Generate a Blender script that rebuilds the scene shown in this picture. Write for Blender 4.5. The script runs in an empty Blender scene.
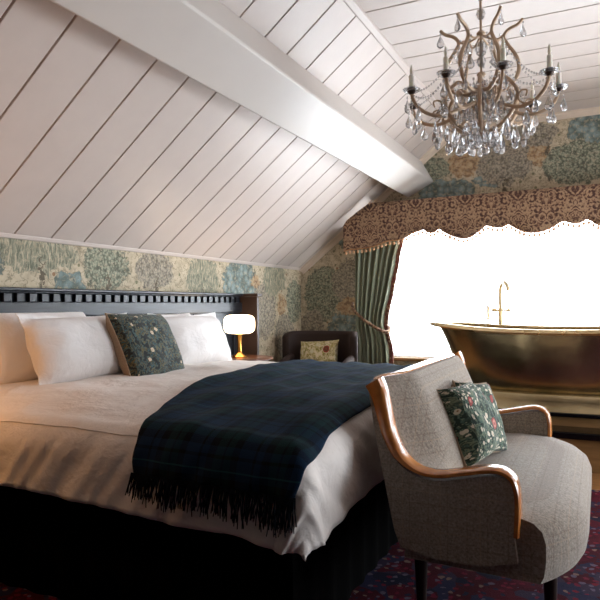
import bpy, bmesh, math, random
from mathutils import Vector, Matrix, noise
random.seed(7)
sc = bpy.context.scene
COL = sc.collection
PI = math.pi
H = 1.0                     # eye height; all z below are metres above the floor
V3 = Vector
WO = {}                     # world offset of every parented object

# ------------------------------------------------------------------ mesh helpers
def B(): 
    bm = bmesh.new(); bm.loops.layers.uv.new('uv'); return bm

def box(bm, x0, x1, y0, y1, z0, z1):
    v = [bm.verts.new((x, y, z)) for x in (x0, x1) for y in (y0, y1) for z in (z0, z1)]
    for f in ((0,1,3,2),(4,6,7,5),(0,4,5,1),(2,3,7,6),(0,2,6,4),(1,5,7,3)):
        bm.faces.new([v[i] for i in f])
    return v

def quad(bm, pts):
    return bm.faces.new([bm.verts.new(p) for p in pts])

def prism(bm, pts, d):
    """closed polygon (3D points) extruded by vector d"""
    a = [bm.verts.new(p) for p in pts]
    b = [bm.verts.new(V3(p) + V3(d)) for p in pts]
    n = len(a)
    bm.faces.new(a[::-1]); bm.faces.new(b)
    for i in range(n):
        bm.faces.new([a[i], a[(i+1) % n], b[(i+1) % n], b[i]])

def spline(pts, n=8, closed=False):
    P = [V3(p) if len(p) == 3 else V3((p[0], p[1], 0)) for p in pts]
    out = []
    m = len(P)
    for i in range(m if closed else m-1):
        if closed:
            p0, p1, p2, p3 = P[(i-1) % m], P[i], P[(i+1) % m], P[(i+2) % m]
        else:
            p0, p1, p2, p3 = P[max(i-1, 0)], P[i], P[i+1], P[min(i+2, m-1)]
        for k in range(n):
            t = k/n
            out.append(.5*((2*p1) + (p2-p0)*t + (2*p0-5*p1+4*p2-p3)*t*t + (3*p1-p0-3*p2+p3)*t**3))
    if not closed: out.append(P[-1].copy())
    return out

def tube(bm, pts, r, seg=8, sx=1.0, sy=1.0, caps=True, up=None, closed=False):
    P = [V3(p) for p in pts]
    n = len(P)
    rings = []
    prev = None
    for i in range(n):
        if closed: t = (P[(i+1) % n]-P[i-1])
        else: t = P[min(i+1, n-1)]-P[max(i-1, 0)]
        if t.length < 1e-9: t = V3((0, 0, 1))
        t.normalize()
        if up is not None:
            a = V3(up); a = a - t*a.dot(t); a.normalize()
        elif prev is None:
            a = t.orthogonal().normalized()
        else:
            a = prev - t*prev.dot(t); a.normalize()
        prev = a
        b = t.cross(a)
        rr = r(i/(n-1)) if callable(r) else r
        rings.append([bm.verts.new(P[i] + a*(math.cos(2*PI*k/seg)*rr*sx) + b*(math.sin(2*PI*k/seg)*rr*sy)) for k in range(seg)])
    rng = range(n if closed else n-1)
    for i in rng:
        A, C = rings[i], rings[(i+1) % n]
        for k in range(seg):
            bm.faces.new([A[k], A[(k+1) % seg], C[(k+1) % seg], C[k]])
    if caps and not closed:
        bm.faces.new(rings[0][::-1]); bm.faces.new(rings[-1])

def sweep(bm, pts, prof, up, closed_caps=True):
    """sweep a closed 2D profile [(a,b)] ; a along up, b along t x up"""
    P = [V3(p) for p in pts]; n = len(P); rings = []
    for i in range(n):
        t = (P[min(i+1, n-1)]-P[max(i-1, 0)]).normalized()
        a = V3(up); a = (a - t*a.dot(t)).normalized(); b = t.cross(a)
        pr = prof(i/(n-1)) if callable(prof) else prof
        rings.append([bm.verts.new(P[i] + a*q[0] + b*q[1]) for q in pr])
    m = len(rings[0])
    for i in range(n-1):
        for k in range(m):
            bm.faces.new([rings[i][k], rings[i][(k+1) % m], rings[i+1][(k+1) % m], rings[i+1][k]])
    bm.faces.new(rings[0][::-1]); bm.faces.new(rings[-1])

def lathe(bm, prof, c=(0, 0, 0), seg=20, sx=1, sy=1):
    c = V3(c); rings = []
    for r, z in prof:
        if r < 1e-6: rings.append([bm.verts.new(c + V3((0, 0, z)))])
        else: rings.append([bm.verts.new(c + V3((r*sx*math.cos(2*PI*k/seg), r*sy*math.sin(2*PI*k/seg), z))) for k in range(seg)])
    for A, C in zip(rings[:-1], rings[1:]):
        for k in range(seg):
            k2 = (k+1) % seg
            if len(A) == 1 and len(C) == 1: continue
            if len(A) == 1: bm.faces.new([A[0], C[k2], C[k]])
            elif len(C) == 1: bm.faces.new([A[k], A[k2], C[0]])
            else: bm.faces.new([A[k], A[k2], C[k2], C[k]])

def grid(bm, nu, nv, fn, uvf=None):
    uvl = bm.loops.layers.uv.active
    vs = [[bm.verts.new(fn(i/nu, j/nv)) for j in range(nv+1)] for i in range(nu+1)]
    for i in range(nu):
        for j in range(nv):
            f = bm.faces.new([vs[i][j], vs[i+1][j], vs[i+1][j+1], vs[i][j+1]])
            if uvf:
                for l, (a, b) in zip(f.loops, ((i, j), (i+1, j), (i+1, j+1), (i, j+1))):
                    l[uvl].uv = uvf(a/nu, b/nv)
    return vs

def obj(name, bm, m, parent=None, smooth=True, bevel=0, sub=0, solid=0, angle=40, fix=True):
    if fix: bmesh.ops.recalc_face_normals(bm, faces=bm.faces)
    off = WO.get(parent, V3((0, 0, 0))) if parent else V3((0, 0, 0))
    if off.length: bmesh.ops.translate(bm, vec=-off, verts=bm.verts)
    me = bpy.data.meshes.new(name); bm.to_mesh(me); bm.free()
    o = bpy.data.objects.new(name, me); COL.objects.link(o)
    if parent: o.parent = parent
    WO[o] = off.copy()
    for mm in (m if isinstance(m, (list, tuple)) else [m]): me.materials.append(mm)
    if smooth:
        for p in me.polygons: p.use_smooth = True
        try: me.set_sharp_from_angle(angle=math.radians(angle))
        except Exception: pass
    if solid:
        md = o.modifiers.new('solid', 'SOLIDIFY'); md.thickness = solid; md.offset = -1
    if bevel:
        md = o.modifiers.new('bevel', 'BEVEL'); md.width = bevel; md.segments = 2; md.limit_method = 'ANGLE'; md.angle_limit = math.radians(50)
    if sub:
        md = o.modifiers.new('sub', 'SUBSURF'); md.levels = sub; md.render_levels = sub
    return o

def tag(o, label=None, cat=None, group=None, kind=None):
    if label: o['label'] = label
    if cat: o['category'] = cat
    if group: o['group'] = group
    if kind: o['kind'] = kind
    return o

def thing(name, loc, label, cat, group=None):
    o = bpy.data.objects.new(name, None); COL.objects.link(o); o.location = loc
    o.empty_display_size = .1
    WO[o] = V3(loc)
    return tag(o, label, cat, group)

def struct(name, bm, m, **k):
    o = obj(name, bm, m, **k); o['kind'] = 'structure'; return o

def dup(root, loc=None, mat=None, label=None):
    r = root.copy(); COL.objects.link(r)
    if loc is not None: r.location = loc
    if mat is not None: r.matrix_world = mat
    if label: r['label'] = label
    for ch in list(root.children):
        c = ch.copy(); COL.objects.link(c); c.parent = r
        for g in list(ch.children):
            d = g.copy(); COL.objects.link(d); d.parent = c
    return r

# ------------------------------------------------------------------ material helpers
def lin(c):
    f = lambda x: x/12.92 if x <= .04045 else ((x+.055)/1.055)**2.4
    return tuple(f(x/255) for x in c) + (1,)

class NT:
    def __init__(s, name):
        s.m = bpy.data.materials.new(name); s.m.use_nodes = True
        s.t = s.m.node_tree; s.p = s.t.nodes['Principled BSDF']; s.out = s.t.nodes['Material Output']
    def n(s, typ, **k):
        nd = s.t.nodes.new(typ)
        for a, b in k.items():
            if a.startswith('i_'):
                key = a[2:]
                nd.inputs[int(key) if key.isdigit() else key.replace('_', ' ')].default_value = b
            else: setattr(nd, a, b)
        return nd
    def L(s, a, b): s.t.links.new(a, b)
    def math(s, op, a, b=None, c=None, clamp=False):
        nd = s.n('ShaderNodeMath', operation=op); nd.use_clamp = clamp
        for i, x in enumerate((a, b, c)):
            if x is None: continue
            if isinstance(x, (int, float)): nd.inputs[i].default_value = x
            else: s.L(x, nd.inputs[i])
        return nd.outputs[0]
    def vmath(s, op, a, b=None):
        nd = s.n('ShaderNodeVectorMath', operation=op)
        for i, x in enumerate((a, b)):
            if x is None: continue
            if isinstance(x, (tuple, list)): nd.inputs[i].default_value = x
            else: s.L(x, nd.inputs[i])
        return nd.outputs['Value'] if op in ('LENGTH', 'DOT_PRODUCT', 'DISTANCE') else nd.outputs[0]
    def mix(s, f, a, b, typ='MIX'):
        nd = s.n('ShaderNodeMix', data_type='RGBA', blend_type=typ)
        for sock, x in ((nd.inputs[0], f), (nd.inputs[6], a), (nd.inputs[7], b)):
            if isinstance(x, (int, float)): sock.default_value = x
            elif isinstance(x, tuple): sock.default_value = x if len(x) == 4 else lin(x)
            else: s.L(x, sock)
        return nd.outputs[2]
    def ramp(s, f, stops, interp='LINEAR'):
        nd = s.n('ShaderNodeValToRGB'); nd.color_ramp.interpolation = interp
        e = nd.color_ramp.elements
        while len(e) < len(stops): e.new(.5)
        for i, (p, c) in enumerate(stops):
            e[i].position = p; e[i].color = lin(c) if isinstance(c, tuple) else (c, c, c, 1)
        s.L(f, nd.inputs[0]); return nd.outputs[0]
    def coord(s, which='Object', scale=None):
        o = s.n('ShaderNodeTexCoord').outputs[which]
        if scale:
            o = s.vmath('MULTIPLY', o, scale if isinstance(scale, tuple) else (scale,)*3)
        return o
    def noise(s, v, scale, detail=3, rough=.5, col=False):
        nd = s.n('ShaderNodeTexNoise'); nd.inputs['Scale'].default_value = scale
        nd.inputs['Detail'].default_value = detail; nd.inputs['Roughness'].default_value = rough
        s.L(v, nd.inputs['Vector']); return nd.outputs['Color' if col else 'Fac']
    def vor(s, v, scale, feature='F1', rnd=1.0):
        nd = s.n('ShaderNodeTexVoronoi', feature=feature); nd.inputs['Scale'].default_value = scale
        nd.inputs['Randomness'].default_value = rnd
        s.L(v, nd.inputs['Vector']); return nd
    def bump(s, h, strength=.3, dist=.01):
        nd = s.n('ShaderNodeBump'); nd.inputs['Strength'].default_value = strength; nd.inputs['Distance'].default_value = dist
        s.L(h, nd.inputs['Height']); s.L(nd.outputs[0], s.p.inputs['Normal'])
    def base(s, c):
        if isinstance(c, tuple): s.p.inputs['Base Color'].default_value = lin(c) if len(c) == 3 else c
        else: s.L(c, s.p.inputs['Base Color'])
        return s
    def set(s, **k):
        for a, b in k.items():
            key = a.replace('_', ' ')
            if isinstance(b, (int, float, tuple)): s.p.inputs[key].default_value = b
            else: s.L(b, s.p.inputs[key])
        return s
    def distort(s, v, scale, amt):
        n = s.noise(v, scale, 2, .5, col=True)
        n = s.vmath('SUBTRACT', n, (.5, .5, .5)); n = s.vmath('MULTIPLY', n, (amt,)*3)
        return s.vmath('ADD', v, n)

def simple(name, c, rough=.5, metal=0, bumpy=0, bscale=60, var=.06, **k):
    t = NT(name); v = t.coord()
    n = t.noise(v, bscale*.2, 4)
    c0 = tuple(max(0, x*(1-var)) for x in c); c1 = tuple(min(255, x*(1+var)) for x in c)
    t.base(t.mix(n, c0, c1)).set(Roughness=rough, Metallic=metal)
    if bumpy: t.bump(t.noise(v, bscale, 3), bumpy, .004)
    t.set(**k)
    return t.m

# --- wallpaper: leafy trees, blue clusters and trailing branches on beige
def wallpaper(name, axis, blobs):
    t = NT(name)
    s = t.n('ShaderNodeSeparateXYZ'); t.L(t.coord(), s.inputs[0])
    cb = t.n('ShaderNodeCombineXYZ'); t.L(s.outputs[axis], cb.inputs[0]); t.L(s.outputs[2], cb.inputs[1])
    p = cb.outputs[0]
    pd = t.distort(p, 9, .13)
    pd = t.distort(pd, 36, .07)
    # leaf textures
    vl = t.vor(t.distort(p, 60, .02), 60)
    leaf = t.ramp(vl.outputs['Distance'], [(0, (176, 172, 150)), (.35, (148, 150, 128)), (.6, (108, 112, 95)), (.85, (88, 88, 74))])
    vd = t.vor(t.distort(p, 50, .02), 58)
    gray = t.ramp(vd.outputs['Distance'], [(0, (182, 170, 150)), (.4, (154, 144, 128)), (.65, (124, 116, 102)), (.9, (98, 90, 78))])
    vb = t.vor(p, 19)
    blue = t.ramp(vb.outputs['Distance'], [(0, (160, 176, 174)), (.3, (134, 154, 156)), (.55, (102, 122, 124)), (.75, (82, 92, 90))])
    blue = t.mix(t.math('MULTIPLY', t.noise(p, 90, 2), .5), blue, (128, 132, 112))
    pw = t.vmath('MULTIPLY', t.distort(p, 9, .05), (95, 16, 1))
    willow = t.ramp(t.noise(pw, 1.0, 3, .6), [(.35, (92, 96, 80)), (.5, (134, 134, 114)), (.64, (188, 174, 148))])
    rust = t.ramp(t.noise(t.distort(p, 20, .03), 26, 3, .6), [(.4, (132, 104, 78)), (.52, (176, 144, 108)), (.66, (190, 168, 134))])
    trunk = t.mix(t.noise(p, 60, 2), (78, 68, 54), (110, 98, 78))
    # ground: beige with scattered small flowers and stems
    g = t.ramp(t.noise(p, 14, 5, .65), [(.3, (162, 148, 124)), (.5, (190, 174, 148)), (.7, (202, 188, 162))])
    v1 = t.vor(p, 17); m1 = t.math('LESS_THAN', v1.outputs['Distance'], .2)
    g = t.mix(m1, g, t.mix(t.vmath('LENGTH', v1.outputs['Color']), (150, 104, 74), (120, 118, 90)))
    nn = t.math('ABSOLUTE', t.math('SUBTRACT', t.noise(t.distort(p, 30, .05), 16, 3), .5))
    g = t.mix(t.math('MULTIPLY', t.math('LESS_THAN', nn, .018), .6), g, (112, 104, 82))
    # large random tree tiling for wall the layout below does not name
    vt = t.vor(pd, 2.6)
    sx = t.n('ShaderNodeSeparateColor'); t.L(vt.outputs['Color'], sx.inputs[0])
    inn = t.math('LESS_THAN', vt.outputs['Distance'], .42)
    c = g
    tex = t.mix(t.math('GREATER_THAN', sx.outputs[0], .5), leaf, gray)
    tex = t.mix(t.math('GREATER_THAN', sx.outputs[1], .72), tex, blue)
    tex = t.mix(t.math('GREATER_THAN', sx.outputs[2], .75), tex, willow)
    c = t.mix(inn, c, tex)
    K = dict(leaf=leaf, gray=gray, blue=blue, willow=willow, rust=rust, trunk=trunk, ground=g)
    for (k, u, v, ru, rv) in blobs:
        q = t.vmath('SUBTRACT', pd, (u, v, 0)); q = t.vmath('MULTIPLY', q, (1/ru, 1/rv, 0))
        ln = t.vmath('LENGTH', q)
        c = t.mix(t.math('LESS_THAN', ln, 1), c, K[k])
        if k in ('blue', 'leaf') :
            edge = t.math('MULTIPLY', t.math('COMPARE', ln, 1.0, .035), .45)
            c = t.mix(edge, c, (84, 88, 74))
    spk = t.noise(t.distort(p, 50, .03), 34, 3, .7)
    c = t.mix(t.math('MULTIPLY', t.math('GREATER_THAN', spk, .56), .5), c, g)
    c = t.mix(t.math('MULTIPLY', t.math('LESS_THAN', spk, .40), .35), c, (92, 88, 72))
    t.base(c).set(Roughness=.8)
    t.bump(t.noise(p, 300, 2), .1, .001)
    return t.m

LB = [  # on the left wall: u = Y, v = Z
    ('ground', 3.0, 1.2, 3.2, .5),
    ('willow', 2.32, 1.30, .27, .12), ('trunk', 2.34, 1.17, .012, .1), ('blue', 2.0, 1.23, .11, .12), ('blue', 2.55, 1.13, .12, .06),
    ('leaf', 2.83, 1.25, .19, .14), ('trunk', 2.84, 1.10, .014, .1), ('gray', 3.28, 1.25, .19, .13), ('trunk', 3.28, 1.10, .012, .1),
    ('willow', 3.83, 1.2, .21, .18), ('trunk', 3.83, 1.0, .012, .16), ('blue', 4.36, 1.2, .26, .19), ('gray', 4.75, .95, .22, .24),
    ('willow', 4.95, 1.24, .22, .14), ('leaf', 5.35, 1.05, .17, .2), ('gray', 5.15, .72, .2, .2), ('rust', 4.6, 1.2, .07, .06),
    ('rust', 5.08, 1.0, .08, .1), ('blue', 4.4, .6, .2, .15), ('leaf', 1.4, 1.2, .3, .2)]
WB = [  # on the window wall: u = X, v = Z
    ('ground', -1.0, 2.15, 2.2, .6), ('ground', -2.3, 1.0, .7, 1.0),
    ('leaf', -2.42, 1.12, .2, .26), ('gray', -2.13, 1.22, .2, .22), ('rust', -2.15, .98, .13, .09), ('blue', -2.2, .80, .17, .12),
    ('blue', -2.1, 1.62, .16, .12), ('gray', -2.55, .8, .14, .16), ('leaf', -2.35, .55, .2, .2),
    ('leaf', -1.36, 2.22, .16, .10), ('blue', -1.23, 2.0, .25, .12), ('rust', -1.05, 2.24, .15, .12), ('blue', -.86, 2.08, .15, .05),
    ('gray', -.72, 2.2, .24, .17), ('trunk', -.72, 2.0, .014, .1), ('rust', -.45, 2.28, .09, .14), ('trunk', -.38, 2.2, .012, .2),
    ('leaf', -.16, 2.16, .25, .18), ('blue', -.05, 2.44, .18, .13), ('gray', -.5, 2.42, .2, .1),
    ('leaf', .6, 2.3, .4, .25), ('blue', 1.2, 2.2, .3, .2)]

M = {}
M['wp_left'] = wallpaper('wallpaper_left', 1, LB)
M['wp_win'] = wallpaper('wallpaper_window', 0, WB)
M['paint'] = simple('ceiling_paint', (199, 187, 180), .42, bumpy=.05, var=.02)
M['beam'] = simple('beam_paint', (212, 205, 199), .4, bumpy=.06, bscale=25, var=.02)
M['darkwall'] = simple('back_wall_bounce_cut', (20, 20, 22), .8)  # near-black put on the unseen back wall to cut bounced light
M['gap'] = simple('gap_shade_brown', (150, 112, 88), .9)  # brown backing stands in for shade in the joints between boards
M['trimpaint'] = simple('trim_paint', (214, 196, 178), .4, var=.03)
M['white'] = simple('window_paint', (235, 233, 228), .4)

def linen(name, c):
    t = NT(name); v = t.coord()
    n = t.noise(v, 5, 4)
    t.base(t.mix(n, tuple(x*.97 for x in c), c)).set(Roughness=.85, Sheen_Weight=.15)
    h = t.math('ADD', t.math('MULTIPLY', t.noise(t.distort(v, 4, .2), 9, 4, .55), 1.0), t.math('MULTIPLY', t.noise(v, 500, 1), .02))
    t.bump(h, .45, .03)
    return t.m
M['linen'] = linen('white_linen', (236, 228, 222))
M['pillow'] = linen('pillow_linen', (240, 236, 234))

def navywood():
    t = NT('dark_lacquered_wood'); v = t.coord()
    n = t.noise(t.vmath('MULTIPLY', v, (6, 2, 30)), 3, 4)
    t.base(t.ramp(n, [(.3, (20, 23, 29)), (.6, (34, 38, 46)), (.8, (46, 50, 58))])).set(Roughness=.3, Specular_IOR_Level=.3)
    t.bump(n, .15, .003)
    return t.m
M['lacquer'] = navywood()
M['hb_end'] = simple('brown_black_wood', (60, 46, 40), .4, var=.2)

def wood(name, a, b, rough=.35, sc_=(3, 3, 40), coat=.3):
    t = NT(name); v = t.coord()
    n = t.noise(t.vmath('MULTIPLY', t.distort(v, 3, .1), sc_), 1.2, 5, .6)
    t.base(t.ramp(n, [(.3, a), (.7, b)])).set(Roughness=rough, Coat_Weight=coat, Coat_Roughness=.2)
    return t.m
M['oak'] = wood('honey_wood', (162, 92, 36), (206, 134, 66), .26, (14, 14, 14), .6)
M['walnut'] = wood('walnut', (70, 38, 20), (110, 64, 36))
M['darkleg'] = simple('dark_stained_leg', (34, 20, 14), .4)
M['step'] = wood('plinth_wood', (118, 84, 46), (146, 108, 64), .5, (2, 2, 30), 0)
M['blacktop'] = simple('black_gloss_top', (12, 11, 11), .12)

def floorwood():
    t = NT('floor_boards'); v = t.coord()
    s = t.n('ShaderNodeSeparateXYZ'); t.L(v, s.inputs[0])
    y = t.math('MULTIPLY', s.outputs[1], 1/.14)
    fr = t.math('FRACT', y); idx = t.math('FLOOR', y)
    gap = t.math('LESS_THAN', fr, .03)
    n = t.noise(t.vmath('MULTIPLY', v, (2, 25, 1)), 2, 4)
    w = t.n('ShaderNodeTexWhiteNoise', noise_dimensions='1D'); t.L(idx, w.inputs['W'])
    c = t.ramp(n, [(.3, (122, 82, 44)), (.7, (158, 112, 66))])
    c = t.mix(t.math('MULTIPLY', w.outputs[0], .4), c, (110, 74, 42))
    t.base(t.mix(gap, c, (40, 24, 14))).set(Roughness=.4)
    return t.m
M['floor'] = floorwood()

def rugmat():
    t = NT('persian_rug'); v = t.coord()
    vd = t.distort(v, 9, .06)
    a = t.vor(vd, 13); b = t.vor(t.distort(v, 30, .03), 34)
    sa = t.n('ShaderNodeSeparateColor'); t.L(a.outputs['Color'], sa.inputs[0])
    sb = t.n('ShaderNodeSeparateColor'); t.L(b.outputs['Color'], sb.inputs[0])
    c = t.ramp(sa.outputs[0], [(0, (64, 14, 26)), (.38, (40, 38, 62)), (.58, (74, 16, 30)), (.78, (52, 42, 60)), (.9, (28, 28, 46))], 'CONSTANT')
    d = t.ramp(sb.outputs[0], [(0, (104, 24, 44)), (.3, (34, 34, 56)), (.55, (92, 80, 96)), (.8, (120, 94, 84)), (.92, (110, 26, 40))], 'CONSTANT')
    m = t.math('LESS_THAN', b.outputs['Distance'], .36)
    c = t.mix(m, c, d)
    t.base(c).set(Roughness=.95, Specular_IOR_Level=.1)
    t.bump(t.noise(v, 250, 2), .5, .006)
    return t.m
M['rug'] = rugmat()

def tartan():
    t = NT('tartan_wool'); uv = t.n('ShaderNodeUVMap').outputs[0]
    s = t.n('ShaderNodeSeparateXYZ'); t.L(uv, s.inputs[0])
    def sett(x):
        f = t.math('FRACT', t.math('MULTIPLY', x, 1/.17))
        return t.ramp(f, [(0, (15, 36, 58)), (.16, (4, 7, 12)), (.20, (15, 36, 58)), (.32, (5, 8, 14)), (.46, (12, 40, 38)), (.62, (6, 9, 14)), (.66, (12, 40, 38)), (.78, (5, 8, 14)), (.9, (15, 36, 58))], 'CONSTANT')
    w = t.math('FRACT', t.math('MULTIPLY', t.math('ADD', s.outputs[0], s.outputs[1]), 260))
    c = t.mix(t.math('GREATER_THAN', w, .5), sett(s.outputs[0]), sett(s.outputs[1]))
    f1 = t.math('LESS_THAN', t.math('FRACT', t.math('MULTIPLY', s.outputs[1], 1/.34)), .012)
    c = t.mix(t.math('MULTIPLY', f1, .5), c, (40, 84, 88))
    t.base(c).set(Roughness=.95, Sheen_Weight=.08, Sheen_Roughness=.5, Sheen_Tint=lin((60, 110, 160)), Specular_IOR_Level=.15)
    t.bump(t.noise(uv, 300, 2), .4, .003)
    return t.m
M['tartan'] = tartan()
M['fringe'] = simple('dark_wool', (10, 15, 22), .95, Specular_IOR_Level=.1)
M['black'] = simple('black_cloth', (4, 4, 4), .95, Specular_IOR_Level=.05)

def tweed(name, a, b, lines=True):
    t = NT(name); v = t.coord()
    n = t.noise(v, 150, 3, .7)
    c = t.mix(t.math('MULTIPLY', t.math('SUBTRACT', n, .3), 2, clamp=True), a, b)
    s = t.n('ShaderNodeSeparateXYZ'); t.L(t.distort(v, 120, .004), s.inputs[0])
    if lines:
        for ax, ph, sp in ((0, 0, .055), (1, .01, .055), (2, .02, .055)):
            f = t.math('FRACT', t.math('MULTIPLY', t.math('ADD', s.outputs[ax], ph+5), 1/sp))
            m = t.math('MULTIPLY', t.math('LESS_THAN', f, .06), .25)
            c = t.mix(m, c, (96, 66, 44))
            f = t.math('FRACT', t.math('MULTIPLY', t.math('ADD', s.outputs[ax], ph+5.02), 1/(sp*2)))
            m = t.math('MULTIPLY', t.math('LESS_THAN', f, .03), .22)
            c = t.mix(m, c, (190, 160, 130))
    t.base(c).set(Roughness=.95, Sheen_Weight=.25)
    t.bump(n, .5, .003)
    return t.m
M['tweed'] = tweed('beige_tweed', (112, 100, 88), (184, 172, 158))
M['tan'] = tweed('tan_linen', (134, 112, 90), (160, 138, 112), False)

def floral(name, ground, leafA, leafB, pet, petc, sc1=20, red=None, dens=.45, scr=8, pr=.36):
    t = NT(name); uv = t.n('ShaderNodeUVMap').outputs[0]
    d = t.distort(uv, 14, .03)
    n = t.noise(t.distort(uv, 22, .09), 30, 2, .5)
    c = t.ramp(n, [(0, ground), (.46, ground), (.5, leafA), (.55, leafB), (.6, ground), (.64, leafA), (.7, ground)])
    vv = t.vor(d, sc1*2.2); c = t.mix(t.math('LESS_THAN', vv.outputs['Distance'], .22), c, leafB)
    v = t.vor(t.distort(uv, 70, .012), sc1)
    s = t.n('ShaderNodeSeparateColor'); t.L(v.outputs['Color'], s.inputs[0])
    ok = t.math('LESS_THAN', s.outputs[0], dens)
    m = t.math('MULTIPLY', t.math('LESS_THAN', v.outputs['Distance'], pr), ok)
    c = t.mix(m, c, pet)
    m = t.math('MULTIPLY', t.math('LESS_THAN', v.outputs['Distance'], .13), ok)
    c = t.mix(m, c, petc)
    if red:
        v = t.vor(t.distort(uv, 60, .016), scr)
        s = t.n('ShaderNodeSeparateColor'); t.L(v.outputs['Color'], s.inputs[0])
        ok = t.math('LESS_THAN', s.outputs[1], .55)
        for r_, cc in ((.27, ground), (.24, red[0]), (.15, red[1]), (.07, red[0])):
            m = t.math('MULTIPLY', t.math('LESS_THAN', v.outputs['Distance'], r_), ok)
            c = t.mix(m, c, cc)
    t.base(c).set(Roughness=.85, Sheen_Weight=.1)
    t.bump(t.noise(uv, 400, 2), .3, .002)
    return t.m
M['floral_bed'] = floral('dark_teal_floral', (24, 30, 29), (58, 92, 96), (104, 92, 56), (204, 184, 156), (150, 96, 76), 22, None, .34, pr=.28)
M['floral_sofa'] = floral('green_floral', (34, 52, 44), (78, 104, 92), (120, 130, 104), (214, 204, 184), (150, 120, 80), 40, ((156, 66, 62), (206, 140, 126)), .62, 11, pr=.40)
M['floral_chair'] = floral('cream_floral', (206, 192, 160), (150, 140, 50), (120, 110, 60), (196, 190, 160), (190, 170, 60), 16, ((140, 58, 34), (90, 60, 36)), .4, 7)

def damask():
    t = NT('damask_brown'); v = t.coord()
    s = t.n('ShaderNodeSeparateXYZ'); t.L(v, s.inputs[0])
    cb = t.n('ShaderNodeCombineXYZ')
    sp = .42   # mirrored repeat
    pp = t.math('PINGPONG', t.math('ADD', s.outputs[0], 5), sp/2)
    t.L(pp, cb.inputs[0]); t.L(s.outputs[2], cb.inputs[1])
    q = cb.outputs[0]
    a = t.vor(t.distort(q, 16, .06), 12)
    rings = t.math('SINE', t.math('MULTIPLY', a.outputs['Distance'], 26))
    n = t.noise(t.distort(q, 30, .05), 42, 3, .6)
    m = t.math('ADD', t.math('MULTIPLY', rings, .09), n)
    c = t.ramp(m, [(.34, (66, 38, 30)), (.44, (98, 66, 50)), (.52, (146, 116, 90)), (.66, (168, 138, 110)), (.76, (108, 74, 54))])
    t.base(c).set(Roughness=.85, Sheen_Weight=.1)
    t.bump(n, .3, .004)
    return t.m
M['damask'] = damask()
M['gimp'] = simple('gold_brown_trim', (172, 124, 80), .8, bumpy=.6, bscale=200)
M['ball'] = simple('cream_tassel', (206, 164, 128), .9)
M['green'] = simple('sage_curtain', (140, 146, 126), .9, bumpy=.2, bscale=300, var=.05)
M['redborder'] = floral('red_border', (112, 46, 42), (160, 120, 90), (84, 34, 34), (180, 150, 120), (100, 40, 36), 30)

def brass(name, a, b, r0, r1, sc_=4):
    t = NT(name); v = t.coord()
    n = t.noise(v, sc_, 3, .5)
    n2 = t.noise(v, 60, 3, .6)
    t.base(t.ramp(n, [(.3, a), (.7, b)])).set(Metallic=1.0)
    t.L(t.math('ADD', t.math('MULTIPLY', n, r1-r0), r0), t.p.inputs['Roughness'])
    t.bump(t.math('ADD', t.noise(v, 7, 2), t.math('MULTIPLY', n2, .04)), .12, .02)
    return t.m
M['tub'] = brass('aged_brass', (160, 144, 108), (204, 186, 146), .16, .32)
M['rim'] = brass('polished_brass', (196, 172, 128), (216, 194, 150), .2, .35)
M['tap'] = simple('tap_brass', (222, 200, 160), .3, .35)
M['lampbrass'] = brass('lamp_brass', (180, 120, 50), (220, 160, 80), .2, .3)
M['bronze'] = simple('antique_bronze', (186, 160, 134), .45, .35)
M['cup'] = simple('dark_bronze_cup', (62, 50, 44), .45, .7)
M['candle'] = simple('ivory_candle', (246, 240, 226), .5, Subsurface_Weight=.4, Subsurface_Radius=(.02, .015, .01))
M['leather'] = simple('dark_leather', (44, 27, 22), .75, bumpy=.3, bscale=120, var=.15)
M['switch'] = simple('black_plate', (24, 24, 26), .3)

def glass(name, rough=.0, tint=(1, 1, 1, 1), ior=1.5):
    t = NT(name); t.p.inputs['Base Color'].default_value = tint
    t.set(Roughness=rough, Transmission_Weight=.82, IOR=ior); return t.m
M['crystal'] = glass('crystal', .02, (.97, .98, 1, 1), 1.52)

def panes():
    t = NT('window_glass'); nt = t.t
    tr = t.n('ShaderNodeBsdfTransparent'); gl = t.n('ShaderNodeBsdfGlossy'); gl.inputs['Roughness'].default_value = .02
    mx = t.n('ShaderNodeMixShader'); mx.inputs[0].default_value = .06
    t.L(tr.outputs[0], mx.inputs[1]); t.L(gl.outputs[0], mx.inputs[2]); t.L(mx.outputs[0], t.out.inputs[0])
    return t.m
M['glass'] = panes()
def net():
    t = NT('net_voile')
    tr = t.n('ShaderNodeBsdfTransparent'); tl = t.n('ShaderNodeBsdfTranslucent'); tl.inputs[0].default_value = (.9, .9, .9, 1)
    df = t.n('ShaderNodeBsdfDiffuse'); df.inputs[0].default_value = (.9, .9, .9, 1)
    m0 = t.n('ShaderNodeMixShader'); m0.inputs[0].default_value = .3
    t.L(tl.outputs[0], m0.inputs[1]); t.L(df.outputs[0], m0.inputs[2])
    mx = t.n('ShaderNodeMixShader'); mx.inputs[0].default_value = .3
    t.L(tr.outputs[0], mx.inputs[1]); t.L(m0.outputs[0], mx.inputs[2]); t.L(mx.outputs[0], t.out.inputs[0])
    return t.m
M['net'] = net()
def emit(name, c, s):
    t = NT(name); t.base((240, 230, 215)).set(Roughness=.4)
    t.p.inputs['Emission Color'].default_value = c; t.p.inputs['Emission Strength'].default_value = s
    return t.m
LAMP = 9.0
M['shade2'] = emit('lit_amber_shade', (1.0, .47, .15, 1), 15.0)
M['shade'] = emit('lit_opal_shade', (1.0, .72, .46, 1), LAMP)

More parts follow.
